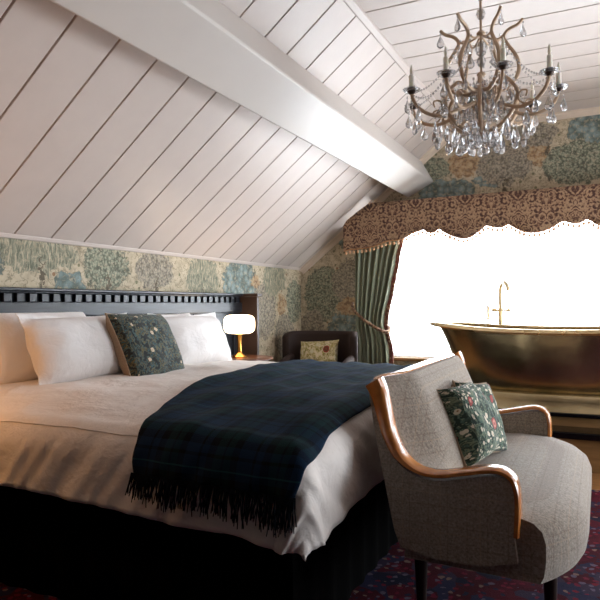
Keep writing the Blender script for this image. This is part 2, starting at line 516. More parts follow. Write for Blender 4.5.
# ------------------------------------------------------------------ the room
L_, W_ = -2.67, 5.5
XR, YB = 2.67, -.8
ZK, ZC, XF = H+.3545, H+1.5675, -1.1292
SL = (ZC-ZK)/(XF-L_)
TH = math.atan(SL)
def slz(x): return ZK + SL*(x-L_)
NRM = V3((-math.sin(TH), 0, math.cos(TH)))       # outward (up and away from the room)

bm = B(); box(bm, L_-.1, XR+.1, YB-.1, W_+.1, -.1, 0); struct('floor', bm, M['floor'], smooth=False)
bm = B(); box(bm, L_-.12, L_, YB-.1, W_+.1, 0, ZK+.02); struct('wall_left', bm, M['wp_left'], smooth=False)
KY0, KY1, KZ0, KZ1 = 2.3, 4.9, .25, 1.30  # opening for the added side window, out of view
bm = B(); box(bm, XR, XR+.12, YB-.1, KY0, 0, ZK+.02); box(bm, XR, XR+.12, KY1, W_+.1, 0, ZK+.02)
box(bm, XR, XR+.12, KY0, KY1, 0, KZ0); box(bm, XR, XR+.12, KY0, KY1, KZ1, ZK+.02); struct('wall_right', bm, M['wp_left'], smooth=False)
bm = B(); box(bm, L_, XR, YB-.12, YB, 0, ZC+.05); struct('wall_back', bm, M['darkwall'], smooth=False)  # unseen wall, pulled in close so less light bounces back
# window wall with its opening
WX0, WX1, WZ0, WZ1 = -1.80, 1.80, H-.475, H+.78
bm = B()
prism(bm, [(L_, W_, 0), (WX0, W_, 0), (WX0, W_, slz(WX0)+.1), (L_, W_, ZK+.1)], (0, .12, 0))
prism(bm, [(XR, W_, 0), (WX1, W_, 0), (WX1, W_, slz(WX0)+.1), (XR, W_, ZK+.1)], (0, .12, 0))
box(bm, WX0, WX1, W_, W_+.12, 0, WZ0)
box(bm, WX0, WX1, W_, W_+.12, WZ1, ZC+.1)
struct('wall_front', bm, M['wp_win'], smooth=False)

# boarded slopes and flat ceiling : boards with open joints over a backing
SP, PH = .232, 4.97
ys = sorted([PH + SP*k for k in range(-29, 3)])
ys = [YB] + [y for y in ys if y > YB+.03 and y < W_] + [W_]
def boards(bm, x0, x1, zf, nrm, g=.0045, th=.013):
    for a, b in zip(ys[:-1], ys[1:]):
        a2, b2 = a+g, b-g
        P = [V3((x0, a2, zf(x0))), V3((x1, a2, zf(x1))), V3((x1, b2, zf(x1))), V3((x0, b2, zf(x0)))]
        prism(bm, P, nrm*th)
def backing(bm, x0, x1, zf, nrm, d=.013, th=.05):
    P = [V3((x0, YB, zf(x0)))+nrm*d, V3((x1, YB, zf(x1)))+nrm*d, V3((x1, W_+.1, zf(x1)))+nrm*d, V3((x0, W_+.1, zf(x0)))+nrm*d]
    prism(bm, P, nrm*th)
cl = bpy.data.objects.new('ceiling', None)
bm = B()
mir = lambda x: ZK + SL*(-x-L_)
nr2 = V3((-NRM.x, 0, NRM.z)); upv = V3((0, 0, 1))
SY0, SY1, SX0, SX1 = PH-SP*6, PH-SP*3, 1.55, 2.2      # right-hand slope opening for an unseen rooflight, added as fill light
ys0 = ys; ys = [YB]+[y-.03 for y in ys0[1:-1]]+[W_]; boards(bm, L_, XF, slz, NRM); ys = ys0; boards(bm, XF, -XF, lambda x: ZC, upv)
ysa = ys
ys = [y for y in ysa if y <= SY0+1e-4]; boards(bm, -L_, -XF, mir, nr2)
ys = [y for y in ysa if SY0-1e-4 <= y <= SY1+1e-4]; boards(bm, -L_, SX1, mir, nr2); boards(bm, SX0, -XF, mir, nr2)
ys = [y for y in ysa if y >= SY1-1e-4]; boards(bm, -L_, -XF, mir, nr2)
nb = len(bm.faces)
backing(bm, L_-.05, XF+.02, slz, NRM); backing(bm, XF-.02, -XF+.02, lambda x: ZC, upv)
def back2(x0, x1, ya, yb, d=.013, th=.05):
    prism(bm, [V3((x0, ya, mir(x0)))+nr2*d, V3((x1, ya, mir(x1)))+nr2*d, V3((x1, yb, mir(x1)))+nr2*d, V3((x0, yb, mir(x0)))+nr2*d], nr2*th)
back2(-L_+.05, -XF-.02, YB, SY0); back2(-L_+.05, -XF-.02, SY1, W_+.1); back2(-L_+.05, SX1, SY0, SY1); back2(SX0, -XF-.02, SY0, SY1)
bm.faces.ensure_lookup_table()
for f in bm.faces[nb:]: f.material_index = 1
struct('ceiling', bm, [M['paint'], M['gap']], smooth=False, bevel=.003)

# trims: strip above the knee wall, batten at the fold, cove against the window wall
bm = B(); 
prism(bm, [(L_, YB, ZK-.003), (L_+.014, YB, ZK-.003), (L_+.026, YB, slz(L_+.026)-.003), (L_, YB, ZK+.03)], (0, W_-YB, 0))
struct('trim_1', bm, M['paint'], smooth=False, bevel=.003)
bm = B()
e = V3((math.cos(TH), 0, SL*math.cos(TH)))
c = V3((XF, 0, ZC))
pp = [c - e*.038, c - e*.032 - NRM*.012, c + V3((-.004, 0, -.020)), c + V3((.010, 0, -.014)), c + V3((.014, 0, 0))]
prism(bm, [(p.x, YB, p.z) for p in pp], (0, W_-YB, 0))
struct('trim_2', bm, M['paint'], smooth=False, bevel=.003)
bm = B()
pp = [V3((-p.x, YB, p.z)) for p in pp]
prism(bm, pp, (0, W_-YB, 0)); struct('trim_3', bm, M['paint'], smooth=False, bevel=.003)
def cove(name, a, b, nrm):
    # stepped cove along a..b in the corner between boards (normal nrm, outward) and the window wall
    bm = B(); a, b = V3(a), V3(b)
    prof = [(0, 0), (.055, 0), (.05, .012), (.03, .018), (.018, .03), (.012, .045), (0, .05)]   # (into the room along -Y, down along -nrm)
    A = [a + V3((0, -u, 0)) - nrm*v for u, v in prof]
    prism(bm, A, b-a); return struct(name, bm, M['trimpaint'], smooth=False, bevel=.002)
cove('trim_4', (L_, W_, slz(L_)), (XF, W_, ZC), NRM)
cove('trim_5', (XF, W_, ZC), (-XF, W_, ZC), upv)
cove('trim_6', (-XF, W_, ZC), (-L_, W_, mir(-L_)), nr2)
# the purlin beam
def beam(name, s):
    bm = B()
    A, Bp, Cp = V3((-1.576, 0, H+.979)), V3((-1.336, 0, H+1.103)), V3((-1.443, 0, H+1.295))
    d = (Cp-Bp).normalized()
    Dp = A + d*.2
    P = [A, Bp, Bp+d*.235, A+d*.205]
    P = [V3((p.x*s, YB, p.z)) for p in P]
    prism(bm, P, (0, W_-YB, 0)); return struct(name, bm, M['beam'], smooth=True, bevel=.012)
beam('trim_7', 1); beam('trim_8', -1)

# window: frame, glass, sill
w = bpy.data.objects.new('window_1', None); COL.objects.link(w); w['kind'] = 'structure'; w.location = (0, W_, WZ0); WO[w] = V3((0, W_, WZ0))
bm = B()
fy0, fy1 = W_+.03, W_+.08
for x in [WX0+.02] + [WX0 + .6*k for k in range(1, 6)] + [WX1-.02]: box(bm, x-.022, x+.022, fy0, fy1, WZ0, WZ1)
for z in (WZ0+.022, H+.235, WZ1-.022): box(bm, WX0, WX1, fy0+.003, fy1-.003, z-.02, z+.02)
obj('window_frame', bm, M['white'], w, smooth=False, bevel=.004)
bm = B(); box(bm, WX0, WX1, W_+.052, W_+.056, WZ0, WZ1); obj('window_pane', bm, M['glass'], w, smooth=False)
bm = B(); box(bm, WX0-.03, WX1+.03, W_-.07, W_+.03, WZ0-.03, WZ0); obj('window_sill', bm, M['step'], w, smooth=False, bevel=.006)

xm = (SX0+SX1)/2; ym = (SY0+SY1)/2
w2 = bpy.data.objects.new('window_fill_roof', None); COL.objects.link(w2); w2['kind'] = 'structure'; w2.location = (xm, ym, mir(xm)); WO[w2] = V3((xm, ym, mir(xm)))  # unseen rooflight, added to light the tops from the right
bm = B()
def slab(bm, xa, xb, ya, yb, d, th):
    prism(bm, [V3((xa, ya, mir(xa)))+nr2*d, V3((xb, ya, mir(xb)))+nr2*d, V3((xb, yb, mir(xb)))+nr2*d, V3((xa, yb, mir(xa)))+nr2*d], nr2*th)
for y in (SY0+.025, ym, SY1-.025): slab(bm, SX0, SX1, y-.025, y+.025, .02, .05)
for x in (SX0+.02, SX1-.02): slab(bm, x-.02, x+.02, SY0, SY1, .022, .046)
obj('window_frame', bm, M['white'], w2, smooth=False, bevel=.004)
bm = B(); slab(bm, SX0, SX1, SY0, SY1, .045, .004); obj('window_pane', bm, M['glass'], w2, smooth=False)

w3 = bpy.data.objects.new('window_fill_side', None); COL.objects.link(w3); w3['kind'] = 'structure'; w3.location = (XR, 3.6, KZ0); WO[w3] = V3((XR, 3.6, KZ0))  # unseen knee-wall window, added for side light on the pillows
bm = B()
for k in range(5): y = KY0+.02+(KY1-KY0-.04)*k/4; box(bm, XR+.03, XR+.08, y-.022, y+.022, KZ0, KZ1)
for z in (KZ0+.02, KZ1-.02): box(bm, XR+.033, XR+.077, KY0, KY1, z-.02, z+.02)
obj('window_frame', bm, M['white'], w3, smooth=False, bevel=.004)
bm = B(); box(bm, XR+.052, XR+.056, KY0, KY1, KZ0, KZ1); obj('window_pane', bm, M['glass'], w3, smooth=False)

# net curtain
bm = B()
grid(bm, 300, 4, lambda a, b: V3((WX0 + (WX1-WX0)*a, W_-.035+.012*math.sin(a*260)+.006*math.sin(a*97), WZ0+.01+(WZ1+.0-WZ0-.01)*b)))
tag(obj('net_curtain', bm, M['net'], fix=False), 'sheer white net across the bright window behind the bathtub', 'curtain')

# ------------------------------------------------------------------ rug
bm = B(); box(bm, -1.95, 1.7, -.6, 3.64, .001, .012)
tag(obj('rug', bm, M['rug'], smooth=False, bevel=.004), 'patterned crimson and navy rug on the wooden floor under the settee', 'rug')

# ------------------------------------------------------------------ headboard
HX = -2.57
hb = thing('headboard', (HX, 2.4, 0), 'wide dark lacquered panelled headboard with a toothed cornice along the wall', 'headboard')
y0, y1 = .35, 4.17
bm = B(); box(bm, L_+.004, HX-.012, y0, y1, 0, H+.07); obj('back_panel', bm, M['lacquer'], hb, smooth=False, bevel=.003)
bm = B(); box(bm, L_+.004, HX+.06, y0-.06, y1+.04, H+.084, H+.100)
box(bm, L_+.004, HX+.04, y0-.05, y1+.03, H+.074, H+.084); obj('cornice', bm, M['lacquer'], hb, smooth=False, bevel=.004)
bm = B(); box(bm, HX-.012, HX+.002, y0, y1, H+.02, H+.074); box(bm, HX-.012, HX+.030, y0, y1, H-.044, H+.030); obj('frieze_rail', bm, M['lacquer'], hb, smooth=False, bevel=.003)
PIT = .0742
k = 0; y = 2.036 - PIT*22
first = None
while y < y1-.03:
    if y > y0+.03:
        if first is None:
            bm = B(); box(bm, HX+.002, HX+.026, 2.4-.022, 2.4+.022, H+.031, H+.073)
            first = obj('dentil', bm, M['lacquer'], hb, smooth=False, bevel=.002); first.location = (0, y-2.4, 0)
        else:
            d_ = first.copy(); COL.objects.link(d_); d_.parent = hb; d_.location = (0, y-2.4, 0)
    y += PIT
bm = B(); box(bm, HX-.012, HX+.006, y0, y1, H-.13, H-.044); box(bm, HX-.012, HX+.006, y0, y1, 0, .5); obj('rail', bm, M['lacquer'], hb, smooth=False, bevel=.003)
for i, y in enumerate([.60, 1.07, 1.57, 2.07, 2.574, 3.08, 3.582, 4.11]):
    bm = B(); box(bm, HX-.012, HX+.014, y-.035, y+.035, .5, H-.05)
    obj('stile', bm, M['lacquer'], hb, smooth=False, bevel=.003)
for ya, yb in zip([.60, 1.07, 1.57, 2.07, 2.574, 3.08, 3.582], [1.07, 1.57, 2.07, 2.574, 3.08, 3.582, 4.11]):
    bm = B(); a, b = ya+.035, yb-.035
    for q in range(5):
        w_ = (b-a)/5; box(bm, HX-.012, HX-.002, a+w_*q+.002, a+w_*(q+1)-.002, .5, H-.13)
    pth = spline([(HX+.004, a+(b-a)*t_, H-.13-.035*math.sin(PI*t_)) for t_ in (0, .25, .5, .75, 1)], 4)
    tube(bm, pth, .006, 6)
    obj('panel', bm, M['lacquer'], hb, smooth=False)
bm = B(); box(bm, L_+.004, HX+.165, y1-.0, y1+.03, 0, H+.075); o = obj('end_panel', bm, M['hb_end'], hb, smooth=False, bevel=.004); o['label'] = 'brown projecting end board'
bm = B(); box(bm, L_+.004, HX+.185, y1-.03, y1+.045, H+.076, H+.10); obj('end_cap', bm, M['hb_end'], hb, smooth=False, bevel=.004)
bm = B(); lathe(bm, [(0, 0), (.035, 0), (.035, .006), (0, .008)], seg=20)
bmesh.ops.rotate(bm, matrix=Matrix.Rotation(PI/2, 3, 'Y'), verts=bm.verts, cent=(0, 0, 0)); bmesh.ops.translate(bm, vec=(HX-.002, 3.93, H-.345), verts=bm.verts)
box(bm, HX+.004, HX+.012, 3.924, 3.936, H-.36, H-.33)
o = obj('socket', bm, M['switch'], hb); o['label'] = 'small round black wall switch'

# ------------------------------------------------------------------ bed
bed = thing('bed', (-1.6, 2.43, 0), 'large bed with a black skirted base under the white duvet', 'bed')
bm = B(); box(bm, -2.5, -.80, 1.55, 3.32, .02, .36); obj('base', bm, M['black'], bed, smooth=False, bevel=.02)
bm = B()
def skirt(a, b):
    y = 1.515 if a < .5 else 3.355
    return None
per = [(-2.5, 1.53), (-.78, 1.53), (-.78, 3.34), (-2.5, 3.34)]
pts = []
for (xa, ya), (xb, yb) in zip(per[:-1], per[1:]):
    n = int(math.hypot(xb-xa, yb-ya)/.02)
    for i in range(n):
        t_ = i/n; nx, ny = (yb-ya), -(xb-xa); ln = math.hypot(nx, ny); d_ = .006*math.sin(len(pts)*.9)
        pts.append((xa+(xb-xa)*t_+nx/ln*d_, ya+(yb-ya)*t_+ny/ln*d_))
grid(bm, len(pts)-1, 2, lambda a, b: V3((pts[min(len(pts)-1, round(a*(len(pts)-1)))][0], pts[min(len(pts)-1, round(a*(len(pts)-1)))][1], .012+.37*b)))
obj('skirt', bm, M['black'], bed, solid=.004, fix=False)
bm = B(); box(bm, -2.5, -.80, 1.54, 3.33, .37, .60); obj('mattress', bm, M['linen'], bed, bevel=.04, smooth=True)

# duvet surface --------------------------------------------------
XE, YN, YF, RR = -.77, 1.50, 3.36, .105
def fold(s, r):
    """s>0 past the edge -> (horizontal, drop)"""
    q = PI/2*r
    if s <= 0: return s, 0
    if s < q: th = s/r; return r*math.sin(th), r*(1-math.cos(th))
    return r, r + (s-q)
def duv(u, v, off=0.0, detail=1.0):
    su = max(0, u-XE); sv = max(0, YN-v, v-YF); sg = -1 if v < 2.4 else 1
    x, y = min(u, XE), min(max(v, YN), YF)
    drop = 0; out = V3((0, 0, 0))
    if su or sv:
        s_ = (su**12+sv**12)**(1/12)
        ln = math.hypot(su, sv)
        out = V3((su/ln, sg*sv/ln, 0))
        h, drop = fold(s_, RR)
        # squarer corner than a pure cone
        k = 1+.22*(2*su*sv/(ln*ln))**2
        x += out.x*h*k; y += out.y*h*k
    vc = min(max(v, YN), YF); uc = min(u, XE)
    yn = (vc-2.43)/.97
    top = H-.312-.05*abs(yn)**4 - .012*max(0, (uc+1.6)/.9)**2
    p = V3((x, y, top-drop))
    side = min(1, drop/.08)
    n1 = noise.noise(V3((u*2.6, v*2.6, 3)))*.016 + noise.noise(V3((u*6+3*v, v*5, 7)))*.007 + noise.noise(V3((u*15, v*9+4*u, 1)))*.0025
    w_ = u - v*.8
    n2 = noise.noise(V3((w_*9, 2, 0)))*.016 + noise.noise(V3((w_*22, 5, 0)))*.007
    p += out*(n2*side*detail)
    p.z += n1*(1-side)*detail
    nrm = (out*side + V3((0, 0, 1-side*.9))).normalized()
    p += nrm*off
    return p
def vrow(b):   # b 0..1 along the near hem to the far hem
    va, vb = YN-.245, YF+.25
    return va+(vb-va)*b
bm = B()
U0, U1 = -2.50, XE+.32
def dfn(a, b):
    u = U0+(U1-U0)*a
    v = vrow(b)
    ext = .02+.055*min(1, max(0, (u+2.4)/1.7))+.012*noise.noise(V3((u*5, 1, 4)))
    if v < YN: v = YN-(YN-v)*(1+ext/.245)
    p = duv(u, v)
    return p
grid(bm, 150, 200, dfn)
duvet = obj('duvet', bm, M['linen'], solid=.022, fix=False)
tag(duvet, 'plump white duvet spread over the large bed', 'duvet')
bm = B()
# stitched seam near the near edge
tube(bm, [duv(-2.45+1.77*i/120, YN-.075, .0015) for i in range(121)], .0028, 6)
seam = obj('seam', bm, M['linen'], duvet)

# throw --------------------------------------------------
def interp(x, P):
    if x <= P[0][0]: return P[0][1]
    for (a, b), (c_, d_) in zip(P[:-1], P[1:]):
        if x <= c_: 
            t_ = (x-a)/(c_-a); t_ = t_; return b+(d_-b)*t_
    return P[-1][1]
LP = [(1.25, -1.20), (1.40, -1.215), (1.55, -1.275), (1.69, -1.34), (1.9, -1.41), (2.17, -1.48), (2.5, -1.545), (2.78, -1.585), (3.24, -1.60), (3.6, -1.6)]
RP = [(1.25, -.645), (1.4, -.66), (1.6, -.69), (1.8, -.70), (2.2, -.70), (2.6, -.70), (3.6, -.70)]
def tv(b): return YN-.180+(YF+.19-(YN-.180))*b
def tfn(a, b, off=.016):
    v = tv(b); ul, ur = interp(v, LP), interp(v, RP)
    u = ul+(ur-ul)*a
    rip = .006*math.sin(u*38+v*3)*min(1, max(0, (v-1.3)/.8))+.004*noise.noise(V3((u*12, v*3, 9)))
    return duv(u, v, off+max(-.004, rip))
bm = B()
grid(bm, 90, 200, tfn, lambda a, b: (interp(tv(b), LP)*(1-a)+interp(tv(b), RP)*a, tv(b)))
throw = obj('throw', bm, M['tartan'], solid=.008, fix=False)
tag(throw, 'dark blue and green tartan blanket draped across the foot of the bed', 'blanket')
bm = B()
for i in range(230):
    a = i/229; p0 = tfn(a, 0.0, .024); p0.z += .004
    if random.random() < .06: continue
    ln = .05+.03*random.random()*(1+.3*math.sin(i*.3))+.012*a
    sx, sy = random.uniform(-.014, .014), random.uniform(-.012, .002)
    tube(bm, [p0, p0+V3((sx*.4, sy*.4-.008, -ln*.5)), p0+V3((sx, sy-.010, -ln))], lambda t_: .0022-.0008*t_, 4)
f_ = obj('fringe', bm, M['fringe'], throw, smooth=True); f_['kind'] = 'stuff'

# ------------------------------------------------------------------ pillows and cushions
def pillow_bm(w, h, t, flange=0, n=36, p=2.6, q=.5, seed=0, pinch=.04, wr=.006):
    bm = B(); vs = {}
    tw, thh = w+2*flange, h+2*flange
    def pos(a, b, s):
        x, y = (a-.5)*2, (b-.5)*2
        X = x*tw/2; Y = y*thh/2
        X *= 1-pinch*(1-abs(x)**2)*0 - pinch*(1-y*y)*abs(x)**3
        Y *= 1-pinch*(1-x*x)*abs(y)**3
        fx = max(0, 1-abs(X/(w/2))**p) if abs(X) < w/2 else 0
        fy = max(0, 1-abs(Y/(h/2))**p) if abs(Y) < h/2 else 0
        z = t/2*(fx*fy)**q
        z += noise.noise(V3((x*2.2+seed, y*2.2, s)))*wr*2*(fx*fy)**.3
        if flange and (fx*fy) == 0: z = 0.002 + .006*noise.noise(V3((x*5+seed, y*5, 0)))*s
        else: z += .002
        return V3((X, Y, z*s))
    uvl = bm.loops.layers.uv.active
    for s in (1, -1):
        for i in range(n+1):
            for j in range(n+1):
                edge = i in (0, n) or j in (0, n)
                if edge and s == -1 and not flange: vs[(i, j, s)] = vs[(i, j, 1)]; continue
                v = pos(i/n, j/n, s)
                if edge and not flange: v.z = 0
                vs[(i, j, s)] = bm.verts.new(v)
        for i in range(n):
            for j in range(n):
                q4 = [(i, j), (i+1, j), (i+1, j+1), (i, j+1)]
                if s < 0: q4 = q4[::-1]
                f = bm.faces.new([vs[(a, b, s)] for a, b in q4])
                f.material_index = 0 if s > 0 else 1
                for l, (a, b) in zip(f.loops, q4): l[uvl].uv = ((a/n)*tw + t*.55*(2*a/n-1)*abs(2*a/n-1)**5, (b/n)*thh + t*.55*(2*b/n-1)*abs(2*b/n-1)**5)
    if flange:
        ring = [(i, 0) for i in range(n)] + [(n, j) for j in range(n)] + [(n-i, n) for i in range(n)] + [(0, n-j) for j in range(n)]
        for k in range(len(ring)):
            a, b = ring[k], ring[(k+1) % len(ring)]
            bm.faces.new([vs[(a[0], a[1], 1)], vs[(a[0], a[1], -1)], vs[(b[0], b[1], -1)], vs[(b[0], b[1], 1)]])
    return bm
def frame(wdir, hdir, c):
    w_ = V3(wdir).normalized(); h_ = V3(hdir); h_ = (h_-w_*h_.dot(w_)).normalized(); n_ = w_.cross(h_)
    m = Matrix((w_, h_, n_)).transposed().to_4x4(); m.translation = V3(c); return m
def place(name, bm, mats, mtx, label, cat, group=None):
    o = obj(name, bm, mats, fix=True); o.matrix_world = mtx
    return tag(o, label, cat, group)
a = math.radians(24)
up = (-math.sin(a), 0, math.cos(a))
place('pillow', pillow_bm(.60, .30, .20, .03, seed=1, pinch=.10, wr=.010), M['pillow'], frame((.02, 1, -.01), up, (-2.13, 2.13, H-.190)),
      'white pillow leaning in front of another at the near side of the bed', 'pillow', 'white bed pillows')
place('pillow', pillow_bm(.60, .34, .23, 0, seed=5, q=.35, pinch=.08), M['pillow'], frame((0, 1, 0), (-.25, 0, 1), (-2.365, 2.06, H-.185)),
      'white pillow hidden behind the near pillow, warmly lit by lamplight', 'pillow', 'white bed pillows')
place('pillow', pillow_bm(.60, .30, .20, .03, seed=9, pinch=.10, wr=.010), M['pillow'], frame((.0, 1, 0), up, (-2.16, 3.0, H-.200)),
      'white pillow on the lamp side of the bed, right of the dark floral cushion', 'pillow', 'white bed pillows')
place('pillow', pillow_bm(.62, .36, .20, 0, seed=12), M['pillow'], frame((0, 1, 0), (-.2, 0, 1), (-2.37, 2.98, H-.215)),
      'white pillow tucked behind the far pillow against the headboard', 'pillow', 'white bed pillows')
def cushion(w, h, t, mf, mb, mtx, label, seed, q=.42):
    r = thing('cushion', (0, 0, 0), label, 'cushion')
    o = obj('cover', pillow_bm(w, h, t, 0, seed=seed, q=q, pinch=.07), [mf, mb], r)
    bm = B()
    ring = []
    def e_(x, y):
        X = x*w/2*(1-.07*(1-y*y)*abs(x)**3); Y = y*h/2*(1-.07*(1-x*x)*abs(y)**3); return V3((X, Y, 0))
    n = 14
    for i in range(n): ring.append(e_(-1+2*i/n, -1))
    for i in range(n): ring.append(e_(1, -1+2*i/n))
    for i in range(n): ring.append(e_(1-2*i/n, 1))
    for i in range(n): ring.append(e_(-1, 1-2*i/n))
    tube(bm, ring, .005, 6, closed=True)
    obj('piping', bm, mb, r)
    r.matrix_world = mtx
    return r
cushion(.45, .37, .15, M['floral_bed'], M['tan'], frame((-.10, 1, -.03), (-.46, -.10, 1), (-2.00, 2.395, H-.203)),
        'dark floral cushion leaning on the white pillows of the bed', 3)

# ------------------------------------------------------------------ bedside table and lamp
def side_table(loc, label):
    r = thing('bedside_table', loc, label, 'table', 'bedside tables')
    x, y, _ = loc
    bm = B(); lathe(bm, [(0, .612), (.20, .612), (.212, .618), (.212, .628), (.205, .634), (0, .634)], (x, y, 0), 40); obj('tabletop', bm, M['walnut'], r)
    for k in range(3):
        an = 2*PI*k/3+.4; bm = B()
        tube(bm, [(x+.09*math.cos(an), y+.09*math.sin(an), .61), (x+.17*math.cos(an), y+.17*math.sin(an), 0)], lambda t_: .018-.008*t_, 10)
        obj('leg', bm, M['walnut'], r)
    return r
t1 = side_table((-2.33, 3.84, 0), 'round walnut bedside table under the lamp on the window side of the bed')
def lamp(loc, label):
    x, y, z = loc
    r = thing('table_lamp', loc, label, 'lamp', 'bedside lamps')
    bm = B(); lathe(bm, [(0, 0), (.058, 0), (.060, .006), (.050, .014), (.026, .026), (.017, .045), (.0145, .09), (.017, .13), (.022, .165), (.012, .18), (0, .18)], (x, y, z), 28); obj('base', bm, M['lampbrass'], r)
    bm = B(); prof = []
    R0, hh = .113, .068
    for i in range(25):
        t_ = -PI/2+PI*i/24
        prof.append((R0*abs(math.cos(t_))**.42, .238+hh*math.copysign(abs(math.sin(t_))**.62, math.sin(t_))))
    prof[0] = (0, prof[0][1]); prof[-1] = (0, prof[-1][1])
    lathe(bm, prof, (x, y, z), 40); obj('lamp_shade', bm, M['shade'], r)
    return r
lp = lamp((-2.35, 3.815, .634), 'lit lamp with a rounded opal shade and brass stem, on the window-side bedside table')
dup(t1, (-2.22, 1.12, 0), None, 'round walnut bedside table beside the near side of the bed')
l2 = dup(lp, (-2.18, 1.19, .634), None, 'lit opal lamp on the near side of the bed')
for c_ in l2.children:
    if c_.name.startswith('lamp_shade'):
        c_.data = c_.data.copy(); c_.data.materials[0] = M['shade2']

# ------------------------------------------------------------------ corner armchair
ch = thing('armchair', (-2.2, 4.98, 0), 'dark brown leather armchair in the corner behind the bed', 'armchair')
def cx(px, k=0): return px
bm = B(); 
def backfn(a, b):
    an = (a-.5)*PI*.95
    x = -2.215+.355*math.copysign(abs(math.sin(an))**.8, math.sin(an)); y = 4.88+.26*math.cos(an)*1.0
    top = .775-.05*abs((a-.5)*2)**8
    return V3((x, y, .30+(top-.30)*b))
grid(bm, 40, 14, backfn); obj('backrest', bm, M['leather'], ch, solid=-.06, bevel=0, fix=False)
bm = B(); box(bm, -2.45, -1.95, 4.62, 5.08, .26, .43); obj('seat', bm, M['leather'], ch, bevel=.04)
for s in (-1, 1):
    bm = B(); x = -2.2+s*.29
    tube(bm, spline([(x, 4.92, .55), (x, 4.80, .52), (x, 4.66, .46), (x, 4.60, .38)], 5), .034, 12)
    box(bm, x-.03, x+.03, 4.62, 4.95, .28, .52); obj('arm', bm, M['leather'], ch)
    for y in (4.68, 5.02):
        bm = B(); tube(bm, [(-2.2+s*.22, y, .27), (-2.2+s*.25, y, 0)], lambda t_: .022-.008*t_, 10); obj('leg', bm, M['walnut'], ch)
place('cushion', pillow_bm(.37, .25, .10, 0, seed=21, pinch=.08), [M['floral_chair'], M['floral_chair']], frame((1, .02, .06), (0, .3, 1), (-2.225, 4.93, .575)),
      'cream floral cushion with yellow and rust flowers in the leather armchair', 'cushion')

# ------------------------------------------------------------------ curtain and valance
bm = B()
CL = [(0, -2.03, -1.715), (.15, -2.035, -1.725), (.27, -2.04, -1.765), (.32, -2.04, -1.775), (.38, -2.04, -1.765), (.55, -2.04, -1.715), (.8, -2.035, -1.655), (1, -2.03, -1.60)]
def cw(b, i):
    return interp(b, [(c_[0], c_[i]) for c_ in CL])
CZ0, CZ1 = .03, H+.62
ZT = H-.24
def curt(a, b):
    z = CZ0+(CZ1-CZ0)*b
    bb = b
    # widths given from sill height upward
    q = 0 if z < H-.55 else (z-(H-.55))/(CZ1-(H-.55))
    x0, x1 = cw(q, 1), cw(q, 2)
    x = x0+(x1-x0)*a
    tie = math.exp(-((z-ZT+.12*(1-a))/.12)**2)
    y = 5.34+(.026*(1-.4*tie))*math.sin(a*2*PI*7+.8*math.sin(b*3))+.008*math.sin(a*31)+.02*tie
    return V3((x, y, z))
grid(bm, 150, 60, curt)
cu = obj('curtain', bm, M['green'], solid=.004, fix=False)
tag(cu, 'long sage green curtain tied back at the left side of the window', 'curtain')
bm = B()
def bord(a, b):
    p = curt(1.0, b); p.x += -.012+.052*a; p.y += .004-.02*a+.008*math.sin(b*40); return p
grid(bm, 4, 60, bord, lambda a, b: (a*.05, b*1.6)); o = obj('border', bm, M['redborder'], cu, solid=.004, fix=False); o['label'] = 'dark red patterned border'
bm = B(); tube(bm, spline([(-2.10, 5.44, H+.02), (-2.075, 5.36, H+.0), (-2.03, 5.29, H-.045), (-1.93, 5.27, H-.13), (-1.82, 5.275, H-.20), (-1.745, 5.30, H-.235), (-1.72, 5.35, H-.23), (-1.74, 5.41, H-.2)], 5), .014, 10)
o = obj('tieback', bm, M['damask'], cu); o['label'] = 'brown patterned tieback'

VB = [(-2.105, .50), (-2.05, .513), (-1.95, .515), (-1.858, .524), (-1.77, .545), (-1.689, .572), (-1.60, .575), (-1.54, .59), (-1.472, .627), (-1.40, .648), (-1.365, .655), (-1.331, .630), (-1.279, .624), (-1.235, .652),
      (-1.17, .612), (-1.06, .566), (-.978, .566), (-.896, .618), (-.845, .655), (-.78, .638), (-.72, .634), (-.668, .655), (-.60, .612), (-.52, .580), (-.44, .578), (-.357, .601), (-.265, .652), (-.20, .634), (-.14, .632), (-.084, .656), (0, .602)]
def mirror_pts(P): return P + [(-x, z) for x, z in P[-2::-1]]
VBF = mirror_pts(VB)
VTF = [(-2.125, .62), (-2.115, .70), (-2.08, .765), (-1.98, .84), (-1.86, .912), (-1.80, .915)]
VTF = VTF + [(-x, z) for x, z in VTF[::-1]]
val = thing('valance', (0, 5.25, H+.5), 'brown damask valance with a scalloped trimmed hem above the window', 'valance')
bm = B()
bot = spline([(x, 0, H+z) for x, z in VBF], 3)
top = [V3((x, 0, H+z)) for x, z in VTF]
def topz(x):
    x = -abs(x); return interp(x, [(p[0], H+p[1]) for p in VTF[:6]])
NB = len(bot)
def vfn(a, b):
    p = bot[min(NB-1, round(a*(NB-1)))]
    z = p.z + (topz(p.x)-p.z)*b
    return V3((p.x, 5.25+.006*noise.noise(V3((p.x*9, z*4, 0))), z))
grid(bm, NB-1, 6, vfn); obj('front_panel', bm, M['damask'], val, solid=-.025, fix=False)
bm = B()
for s in (-1, 1):
    pts = [(s*2.105, 5.262, H+.505), (s*2.105, 5.49, H+.505), (s*2.105, 5.49, H+.69), (s*2.105, 5.262, H+.69)]
    prism(bm, pts, (s*.012, 0, 0))
box(bm, -1.84, 1.84, 5.27, 5.49, H+.885, H+.908)
obj('return', bm, M['damask'], val, smooth=False)
bm = B(); tube(bm, [p+V3((0, 5.243, 0)) for p in bot], .009, 6); o = obj('gimp', bm, M['gimp'], val); o['label'] = 'golden brown braid'
